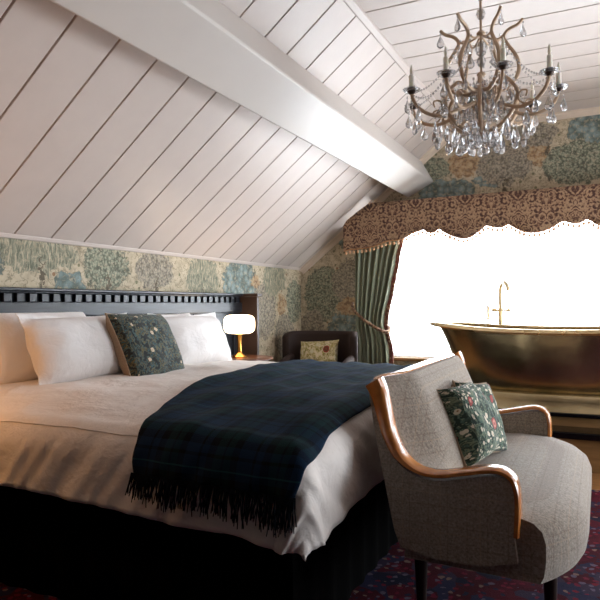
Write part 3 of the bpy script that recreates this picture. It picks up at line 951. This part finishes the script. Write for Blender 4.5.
# tassel balls
s_ = 0; last = bot[0]; acc = .02; balls = []
for a, b in zip(bot[:-1], bot[1:]):
    d_ = (b-a).length
    while acc <= d_: balls.append(a+(b-a)*(acc/d_)); acc += .0385
    acc -= d_
ball0 = None; rest = B()
for p in balls:
    if p.x < .12:
        if ball0 is None:
            bm = B(); lathe(bm, [(0, .022), (.003, .02), (.004, .010), (.011, .005), (.012, -.005), (.008, -.014), (0, -.017)], (0, 5.25, H+.5), 8)
            ball0 = obj('tassel_ball', bm, M['ball'], val); ball0.location = (p.x, -.007, p.z-(H+.5)-.026)
        else:
            c_ = ball0.copy(); COL.objects.link(c_); c_.parent = val; c_.location = (p.x, -.007, p.z-(H+.5)-.026)
    else: lathe(rest, [(0, .022), (.003, .02), (.004, .010), (.011, .005), (.012, -.005), (.008, -.014), (0, -.017)], (p.x, 5.243, p.z-.026), 8)
o = obj('tassel_ball', rest, M['ball'], val); o['kind'] = 'stuff'

# ------------------------------------------------------------------ bath platform, tub, tap
pl = thing('bath_platform', (0, 4.6, 0), 'stepped wooden platform with glossy black treads under the brass bathtub', 'platform')
bm = B(); box(bm, -1.3, 1.3, 4.04, 5.42, 0, .195); box(bm, -1.2, 1.2, 4.2, 5.42, .235, .30); o = obj('riser', bm, M['step'], pl, smooth=False)
bm = B(); box(bm, -1.33, 1.33, 4.00, 5.42, .195, .237); o = obj('tread', bm, M['blacktop'], pl, smooth=False, bevel=.006)
bm = B(); box(bm, -1.23, 1.23, 4.16, 5.42, .298, .325); o = obj('tread', bm, M['blacktop'], pl, smooth=False, bevel=.006)

TX, TY = -.25, 4.52
tub = thing('bathtub', (TX, TY, .325), 'freestanding aged brass bathtub with a rolled rim before the bright window', 'bathtub')
def sup(th, a, b, n=2.5):
    c_, s_ = math.cos(th), math.sin(th)
    return a*math.copysign(abs(c_)**(2/n), c_), b*math.copysign(abs(s_)**(2/n), s_)
def rimz(x): return H-.170+.052*min(1.2, (abs(x-TX)/.87))**2.4
def ring(a, b, zf, n=72, e=2.4):
    out = []
    for k in range(n):
        x, y = sup(2*PI*k/n, a, b, e); out.append(V3((TX+x, TY+y, zf(TX+x))))
    return out
def skin(bm, rings, cap0=False, cap1=False):
    R_ = [[bm.verts.new(p) for p in r_] for r_ in rings]
    n = len(R_[0])
    for A, C in zip(R_[:-1], R_[1:]):
        for k in range(n): bm.faces.new([A[k], A[(k+1) % n], C[(k+1) % n], C[k]])
    if cap0: bm.faces.new(R_[0][::-1])
    if cap1: bm.faces.new(R_[-1])
zb = .425
def bodyring(t_, a, b, inner=0):
    return ring(a-inner, b-inner, lambda x: (zb+inner) + (rimz(x)-.008-zb-inner)*t_)
prof = [(0, .60, .27), (.06, .618, .285), (.2, .65, .305), (.4, .692, .322), (.6, .73, .335), (.8, .772, .348), (.92, .80, .355), (1, .815, .36)]
bm = B()
skin(bm, [bodyring(*p) for p in prof] + [bodyring(t_, a_, b_, .02) for t_, a_, b_ in prof[::-1]], cap0=False, cap1=True)
obj('basin', bm, M['tub'], tub)
bm = B()
prf = [(-.028, -.004), (-.016, .009), (.012, .011), (.038, .003), (.048, -.012), (.040, -.024), (.024, -.022), (.018, -.012), (0, -.008), (-.02, -.012)]
rr_ = []
for d_, z_ in prf: rr_.append(ring(.825+d_*1.35, .36+d_, lambda x, z_=z_: rimz(x)+z_))
rr_.append(rr_[0]); skin(bm, rr_); bmesh.ops.remove_doubles(bm, verts=bm.verts, dist=1e-6)
obj('rim', bm, M['rim'], tub)
bm = B()
pf = [(zb+.012, .60, .285), (zb+.004, .625, .31), (zb-.012, .640, .322), (zb-.04, .648, .328), (zb-.075, .665, .34), (zb-.094, .685, .355), (zb-.10, .69, .358)]
skin(bm, [ring(a_, b_, lambda x, z_=z_: z_) for z_, a_, b_ in pf], cap0=True, cap1=True)
obj('plinth', bm, M['tub'], tub)

tap = thing('bath_tap', (-.70, 4.97, .325), 'slim brass swan-neck bath tap standing behind the bathtub', 'tap')
bm = B(); tube(bm, [(-.70, 4.97, .325), (-.70, 4.97, H-.03)], .017, 12); lathe(bm, [(0, 0), (.03, 0), (.03, .01), (.014, .02), (0, .02)], (-.70, 4.97, .325), 16); obj('standpipe', bm, M['tap'], tap)
bm = B(); tube(bm, spline([(-.70, 4.97, H-.05), (-.70, 4.97, H+.09), (-.693, 4.95, H+.135), (-.668, 4.90, H+.168), (-.64, 4.86, H+.155), (-.628, 4.84, H+.125), (-.626, 4.835, H+.10)], 6), .014, 10); obj('spout', bm, M['tap'], tap)
bm = B(); tube(bm, [(-.77, 4.97, H-.045), (-.63, 4.97, H-.045)], .008, 10); tube(bm, [(-.63, 4.97, H-.08), (-.63, 4.97, H-.075)], .014, 10); obj('crossbar', bm, M['tap'], tap)
for x in (-.635, -.735):
    bm = B(); tube(bm, [(x, 4.945, H-.045), (x, 4.99, H-.045)], .014, 12); tube(bm, [(x, 4.94, H-.065), (x, 4.94, H-.025)], .004, 8); obj('valve_handle', bm, M['tap'], tap)
bm = B(); tube(bm, [(-.79, 4.95, H-.12), (-.79, 4.95, H+.0)], .010, 10); tube(bm, [(-.79, 4.95, H-.02), (-.73, 4.97, H-.045)], .005, 8); obj('hand_shower', bm, M['tap'], tap)

# ------------------------------------------------------------------ settee
S0, S1 = 1.75, 2.96
st = thing('settee', (-.35, 2.35, 0), 'small beige tweed settee with honey wood show-frame at the foot of the bed', 'settee')
FR = [(-.632, -.238), (-.614, -.270), (-.600, -.32), (-.580, -.39), (-.544, -.450), (-.490, -.484), (-.426, -.492), (-.345, -.476), (-.272, -.462), (-.232, -.474), (-.217, -.507), (-.214, -.56), (-.218, -.63)]
fr = [(p.x, p.y) for p in spline([(a, b) for a, b in FR], 6)]
def sidebm(ya, yb, inset=.012):
    bm = B()
    pts = [V3((x, ya, H+z-.010)) for x, z in fr]
    pts += [V3((-.21, ya, H-.70)), V3((-.30, ya, H-.725)), V3((-.44, ya, H-.725)), V3((-.535, ya, H-.71)), V3((-.555, ya, H-.66)), V3((-.588, ya, H-.50)), V3((-.615, ya, H-.36)), V3((-.632, ya, H-.245))]
    prism(bm, pts, (0, yb-ya, 0)); return bm
for ya, yb, ny in ((S0+.008, S0+.058, -1), (S1-.058, S1-.008, 1)):
    obj('side_panel', sidebm(ya, yb), M['tweed'], st, bevel=.006)
    yc = (ya+yb)/2
    bm = B()
    def pf_(t_):
        wy = .034
        th = .056-.020*min(1, t_/.3) if t_ < .30 else .036-.018*min(1, (t_-.30)/.12)
        pts = []
        for k in range(12):
            an = 2*PI*(k+.5)/12
            pts.append((wy*math.copysign(abs(math.cos(an))**.6, math.cos(an)), th*.5*math.copysign(abs(math.sin(an))**.6, math.sin(an)) + (th*.25)))
        return pts
    sweep(bm, [V3((x, yc, H+z)) for x, z in fr], pf_, (0, 1, 0))
    # rounded wing top
    o = obj('show_frame', bm, M['oak'], st, bevel=0); o['label'] = 'curved honey wood arm and wing rail'
# back
FRZ = [(-z, x) for x, z in fr[:30]] + [(.497, -.44), (.52, -.41), (.60, -.40)]
for q_ in range(1, len(FRZ)):
    if FRZ[q_][0] <= FRZ[q_-1][0]: FRZ[q_] = (FRZ[q_-1][0]+1e-4, FRZ[q_][1])
def backf(a, b, face):
    y = S0+.045+(S1-S0-.09)*a
    e_ = abs(a-.5)*2
    topz_ = H-.222-.02*max(0, (e_-.80)/.20)**2.5 - .004*e_
    z0 = H-.66
    z = z0+(topz_-z0)*b
    xo = -.548-.085*((z-(H-.70))/.48)
    if face: 
        t_ = (z-z0)/.44
        xi = -.385-.165*max(0, t_)**.85
        xi += .018*math.sin(PI*min(1, max(0, t_)))
        w2_ = max(0, min(1, (e_-.62)/.36)); w2_ = w2_*w2_*(3-2*w2_)
        xf = interp(-(z-H), FRZ)
        x = xi+(xf-.004-xi)*w2_
        if b > .93: x -= (b-.93)/.07*.012
        return V3((x, y, z))
    return V3((xo, y, z))
bm = B()
n1_, n2_ = 40, 24
vf = grid(bm, n1_, n2_, lambda a, b: backf(a, b, True)); vb_ = grid(bm, n1_, n2_, lambda a, b: backf(a, b, False))
for i in range(n1_):
    bm.faces.new([vf[i][n2_], vf[i+1][n2_], vb_[i+1][n2_], vb_[i][n2_]]); bm.faces.new([vf[i][0], vb_[i][0], vb_[i+1][0], vf[i+1][0]])
for j in range(n2_):
    bm.faces.new([vf[0][j], vf[0][j+1], vb_[0][j+1], vb_[0][j]]); bm.faces.new([vf[n1_][j], vb_[n1_][j], vb_[n1_][j+1], vf[n1_][j+1]])
obj('backrest', bm, M['tweed'], st, bevel=.012)
bm = B()
rail = []
for i in range(61):
    a = .03+.94*i/60; p = backf(a, 1, True); q_ = backf(a, 1, False); m_ = (p+q_)/2; m_.z += .003; rail.append(m_)
tube(bm, rail, lambda t_: .002+.020*math.sin(PI*min(1, max(0, t_)))**.25, 10, sx=.3, sy=1.0, up=(0, 0, 1)); o = obj('top_rail', bm, M['oak'], st); o['label'] = 'polished wooden top rail'
# seat
def plan(t_, grow=0):
    """front outline of the seat from near arm (t=0) to far arm (t=1)"""
    y = S0+.03+(S1-S0-.06)*t_
    e_ = abs(t_-.5)*2
    x = -.040-.10*max(0, (e_-.5)/.5)**2.2 + grow
    return x, y
bm = B()
NS = 48
prof_s = [(0, .0), (.25, .014), (.5, .02), (.8, .014), (.92, .0), (.975, -.020), (1.0, -.052), (1.0, -.10), (.985, -.14), (.96, -.160)]
rings = []
xb = -.53
rows = []
for i in range(NS+1):
    x, y = plan(i/NS)
    row = []
    for f_, dz in prof_s:
        row.append(V3((xb+(x-xb)*f_, y, H-.588+dz-.006*(abs(i/NS-.5)*2)**4)))
    row.append(V3((xb, y, H-.745)))
    rows.append([bm.verts.new(p) for p in row])
for A, C in zip(rows[:-1], rows[1:]):
    m_ = len(A)
    for k in range(m_-1): bm.faces.new([A[k], A[k+1], C[k+1], C[k]])
    bm.faces.new([A[m_-1], A[0], C[0], C[m_-1]])
bm.faces.new(rows[0]); bm.faces.new(rows[-1][::-1])
obj('seat', bm, M['tweed'], st, bevel=0)
for x, y in ((-.14, S0+.16), (-.14, S1-.16), (-.50, S0+.10), (-.50, S1-.10)):
    bm = B(); lathe(bm, [(0, 0), (.011, 0), (.012, .01), (.020, .22), (.022, H-.73), (0, H-.73)], (x, y, .0125), 14); obj('leg', bm, M['darkleg'], st)

def cush_at(A, Bp, Cp, size, t, mats, label, seed):
    A, Bp, Cp = V3(A), V3(Bp), V3(Cp)   # near-top, near-bottom, far-top corners (z from the floor)
    w_ = (Cp-A); h_ = (A-Bp); c_ = (Bp+Cp)/2
    return cushion(size[0], size[1], t, mats[0], mats[1], frame(w_, h_, c_), label, seed, .3)
cush_at((-.520, 2.13, H-.295), (-.415, 2.13, H-.555), (-.500, 2.43, H-.305), (.30, .28), .20, (M['floral_sofa'], M['tan']),
        'green floral cushion with tan back, frontmost of two on the settee', 31)
cush_at((-.515, 2.29, H-.28), (-.41, 2.32, H-.555), (-.44, 2.56, H-.315), (.28, .28), .08, (M['floral_sofa'], M['tan']),
        'green floral cushion peeking out behind the front one on the settee', 37)

# ------------------------------------------------------------------ chandelier
CX, CY = -.485, 2.92
cd = thing('chandelier', (CX, CY, ZC), 'antique crystal chandelier with ivory candles hanging from the boarded ceiling', 'chandelier')
def pol(r, an, z): return V3((CX+r*math.cos(an), CY+r*math.sin(an), z))
bm = B()
tube(bm, [(CX, CY, ZC-.005), (CX, CY, H+.80)], .006, 8)
lathe(bm, [(0, 0), (.06, 0), (.055, -.02), (.03, -.04), (.01, -.05), (0, -.05)], (CX, CY, ZC), 20)
lathe(bm, [(0, .03), (.012, .03), (.02, .02), (.03, .01), (.022, -.005), (.03, -.02), (.02, -.035), (.008, -.045), (0, -.05)], (CX, CY, H+.82), 16)
for z in (1.25, 1.06): lathe(bm, [(0, .012), (.014, .01), (.022, 0), (.014, -.01), (0, -.012)], (CX, CY, H+z), 14)
obj('stem', bm, M['bronze'], cd)
for z, r in ((1.42, .016), (1.34, .022), (1.18, .030), (1.12, .022), (1.0, .034), (.93, .026), (.88, .03)):
    bm = B(); lathe(bm, [(.006, r*1.2), (r*.7, r*.8), (r, 0), (r*.7, -r*.8), (.006, -r*1.2)], (CX, CY, H+z), 10); obj('glass_ball', bm, M['crystal'], cd, angle=10)
NA = 9
def drop_bm(s=1.0):
    bm = B()
    lathe(bm, [(0, 0), (.0035, -.004), (.0035, -.009), (0, -.012)], (0, 0, 0), 6)
    lathe(bm, [(0, -.012), (.004, -.020), (.010, -.034), (.0155, -.047), (.0145, -.058), (.008, -.064), (0, -.067)], (0, 0, 0), 8, 1, .5)
    for v in bm.verts: v.co *= s*1.25
    return bm
def bead_strand(bm, p, q, sag, n):
    for i in range(n+1):
        t_ = i/n; c_ = p.lerp(q, t_); c_.z -= sag*4*t_*(1-t_)
        lathe(bm, [(0, .0065), (.006, 0), (0, -.0065)], c_, 6)
drop_me = drop_bm(1.0); 
d0 = None
def drop(p, s=1.0, rz=None):
    global d0
    if d0 is None:
        bm = drop_bm(); bmesh.ops.translate(bm, vec=V3((CX, CY, ZC)), verts=bm.verts)
        d0 = obj('crystal_drop', bm, M['crystal'], cd, smooth=False); o = d0
    else:
        o = d0.copy(); COL.objects.link(o); o.parent = cd
    o.location = V3(p)-V3((CX, CY, ZC)); o.scale = (s, s, s); o.rotation_euler = (0, 0, random.uniform(0, 6.28) if rz is None else rz)
cups = []
for k in range(NA):
    an = 2*PI*k/NA+.25
    zz = .0 if k % 2 == 0 else -.0
    R1 = .335
    bm = B()
    pth = spline([pol(.02, an, H+.90), pol(.07, an, H+.915), pol(.13, an, H+.885), pol(.20, an, H+.862), pol(.27, an, H+.875), pol(.318, an, H+.915), pol(R1, an, H+.965)], 6)
    tube(bm, pth, lambda t_: .0098-.002*t_, 8)
    pth = spline([pol(.225, an, H+.864), pol(.19, an, H+.895), pol(.20, an, H+.93), pol(.23, an, H+.925), pol(.225, an, H+.90)], 5)
    tube(bm, pth, .0042, 6)
    arm = obj('arm', bm, M['bronze'], cd)
    c_ = pol(R1, an, H+.965); cups.append((an, c_))
    bm = B(); lathe(bm, [(0, -.012), (.010, -.010), (.019, .002), (.021, .010), (.012, .013), (0, .013)], c_, 14); obj('candle_cup', bm, M['cup'], arm)
    bm = B(); lathe(bm, [(.014, .004), (.030, .0), (.040, .010), (.041, .012), (.030, .004), (.014, .008)], c_, 12); obj('glass_dish', bm, M['crystal'], arm, angle=20)
    bm = B(); lathe(bm, [(0, .01), (.0115, .01), (.011, .075), (.005, .08), (.0075, .09), (.006, .108), (.001, .125), (0, .125)], c_, 12); obj('candle', bm, M['candle'], arm)
for k in range(6):
    an = 2*PI*k/6+.12
    bm = B()
    tube(bm, spline([pol(.02, an, H+.985), pol(.075, an, H+.975), pol(.135, an, H+1.005), pol(.163, an, H+1.06), pol(.155, an, H+1.12), pol(.115, an, H+1.185), pol(.10, an, H+1.22), pol(.12, an, H+1.25), pol(.16, an, H+1.268), pol(.183, an, H+1.290)], 6), lambda t_: .0105-.003*t_, 8)
    tube(bm, spline([pol(.015, an, H+1.235), pol(.06, an, H+1.215), pol(.102, an, H+1.222)], 5), .005, 6)
    obj('scroll', bm, M['bronze'], cd)
    an += PI/6
    bm = B()
    tube(bm, spline([pol(.015, an, H+.795), pol(.08, an, H+.80), pol(.155, an, H+.86), pol(.18, an, H+.94), pol(.12, an, H+1.015), pol(.08, an, H+1.0)], 6), .009, 8)
    obj('lower_scroll', bm, M['bronze'], cd)
# crystals
for an, c_ in cups:
    drop(c_+V3((0, 0, -.02))+pol(.02, an, 0)-pol(0, an, 0), .95)
    drop(pol(.315, an+.10, H+.905), 1.0); drop(pol(.29, an-.12, H+.885), .95)
    drop(pol(.225, an, H+.86), 1.0)
    drop(pol(.15, an+.16, H+.80), 1.05)
for k in range(8):
    an = 2*PI*k/8; drop(pol(.085, an, H+.80), 1.15); drop(pol(.12, an+.35, H+.835), 1.0)
for k in range(6):
    an = 2*PI*k/6+.12; drop(pol(.183, an, H+1.282), .9); drop(pol(.10, an, H+1.20), .9); drop(pol(.15, an+.1, H+1.03), .95)
for k in range(8):
    drop(pol(.05, 2*PI*k/8+.2, H+1.0+.04*(k % 2)), 1.1)
bm = B()
for k in range(NA):
    a0, a1 = cups[k], cups[(k+1) % NA]
    bead_strand(bm, a0[1]+V3((0, 0, -.01)), a1[1]+V3((0, 0, -.01)), .045, 14)
    bead_strand(bm, a0[1]+V3((0, 0, 0)), pol(.10, a0[0], H+1.21), .06, 20)
    bead_strand(bm, pol(.15, a0[0], H+1.06), pol(.225, a0[0], H+.86), .03, 12)
    bead_strand(bm, pol(.03, a0[0], H+.96), pol(.15, a0[0], H+.82), .03, 10)
    lathe(bm, [(0, 0), (.006, -.012), (.015, -.04), (.011, -.065), (0, -.075)], pol(.065, a0[0]+.2, H+.93), 6, 1, .6)
    lathe(bm, [(0, 0), (.006, -.012), (.015, -.04), (.011, -.065), (0, -.075)], pol(.12, a0[0]-.2, H+.93), 6, 1, .6)
    lathe(bm, [(0, 0), (.006, -.012), (.015, -.04), (.011, -.065), (0, -.075)], pol(.20, a0[0]+.3, H+.80), 6, 1, .6)
    lathe(bm, [(0, 0), (.006, -.012), (.015, -.04), (.011, -.065), (0, -.075)], pol(.05, a0[0], H+.80), 6, 1, .6)
o = obj('bead_strands', bm, M['crystal'], cd, smooth=False); o['kind'] = 'stuff'

# ------------------------------------------------------------------ light, world, camera
wd = bpy.data.worlds.new('world'); sc.world = wd; wd.use_nodes = True
bg = wd.node_tree.nodes['Background']; bg.inputs[0].default_value = (.86, .93, 1.0, 1); bg.inputs[1].default_value = 20.0
def portal(loc, rot, sx, sy):
    l = bpy.data.lights.new('daylight_portal', 'AREA'); l.shape = 'RECTANGLE'; l.size = sx; l.size_y = sy; l.cycles.is_portal = True
    o = bpy.data.objects.new('daylight_portal', l); COL.objects.link(o); o.location = loc; o.rotation_euler = rot; return o
portal((0, W_+.13, (WZ0+WZ1)/2), (-PI/2, 0, 0), WX1-WX0, WZ1-WZ0)
portal((XR+.13, (KY0+KY1)/2, (KZ0+KZ1)/2), (0, PI/2, 0), KZ1-KZ0, KY1-KY0)
p_ = V3((xm, ym, mir(xm)))+nr2*.1
portal(p_, (0, TH, 0), (SX1-SX0)/math.cos(TH), SY1-SY0)

cam = bpy.data.cameras.new('camera'); co = bpy.data.objects.new('camera', cam); COL.objects.link(co); sc.camera = co
yaw, pit, rol = .4538, .0097, -.0078
fw = V3((-math.sin(yaw)*math.cos(pit), math.cos(yaw)*math.cos(pit), math.sin(pit)))
r_ = V3((math.cos(yaw), math.sin(yaw), 0)); u_ = r_.cross(fw)
r2 = r_*math.cos(rol)+u_*math.sin(rol); u2 = u_*math.cos(rol)-r_*math.sin(rol)
m = Matrix((r2, u2, -fw)).transposed().to_4x4(); m.translation = V3((0, 0, H))
co.matrix_world = m
cam.sensor_width = 36; cam.sensor_fit = 'HORIZONTAL'; cam.lens = 617.33/600*36; cam.clip_start = .02

sc.view_settings.view_transform = 'Standard'; sc.view_settings.look = 'None'
sc.view_settings.gamma = 1; sc.view_settings.use_curve_mapping = False; sc.view_settings.exposure = 0.0
cy = sc.cycles
cy.use_denoising = True; cy.sample_clamp_indirect = 8; cy.max_bounces = 10; cy.diffuse_bounces = 5; cy.glossy_bounces = 5; cy.transmission_bounces = 8; cy.transparent_max_bounces = 10
cy.caustics_refractive = False
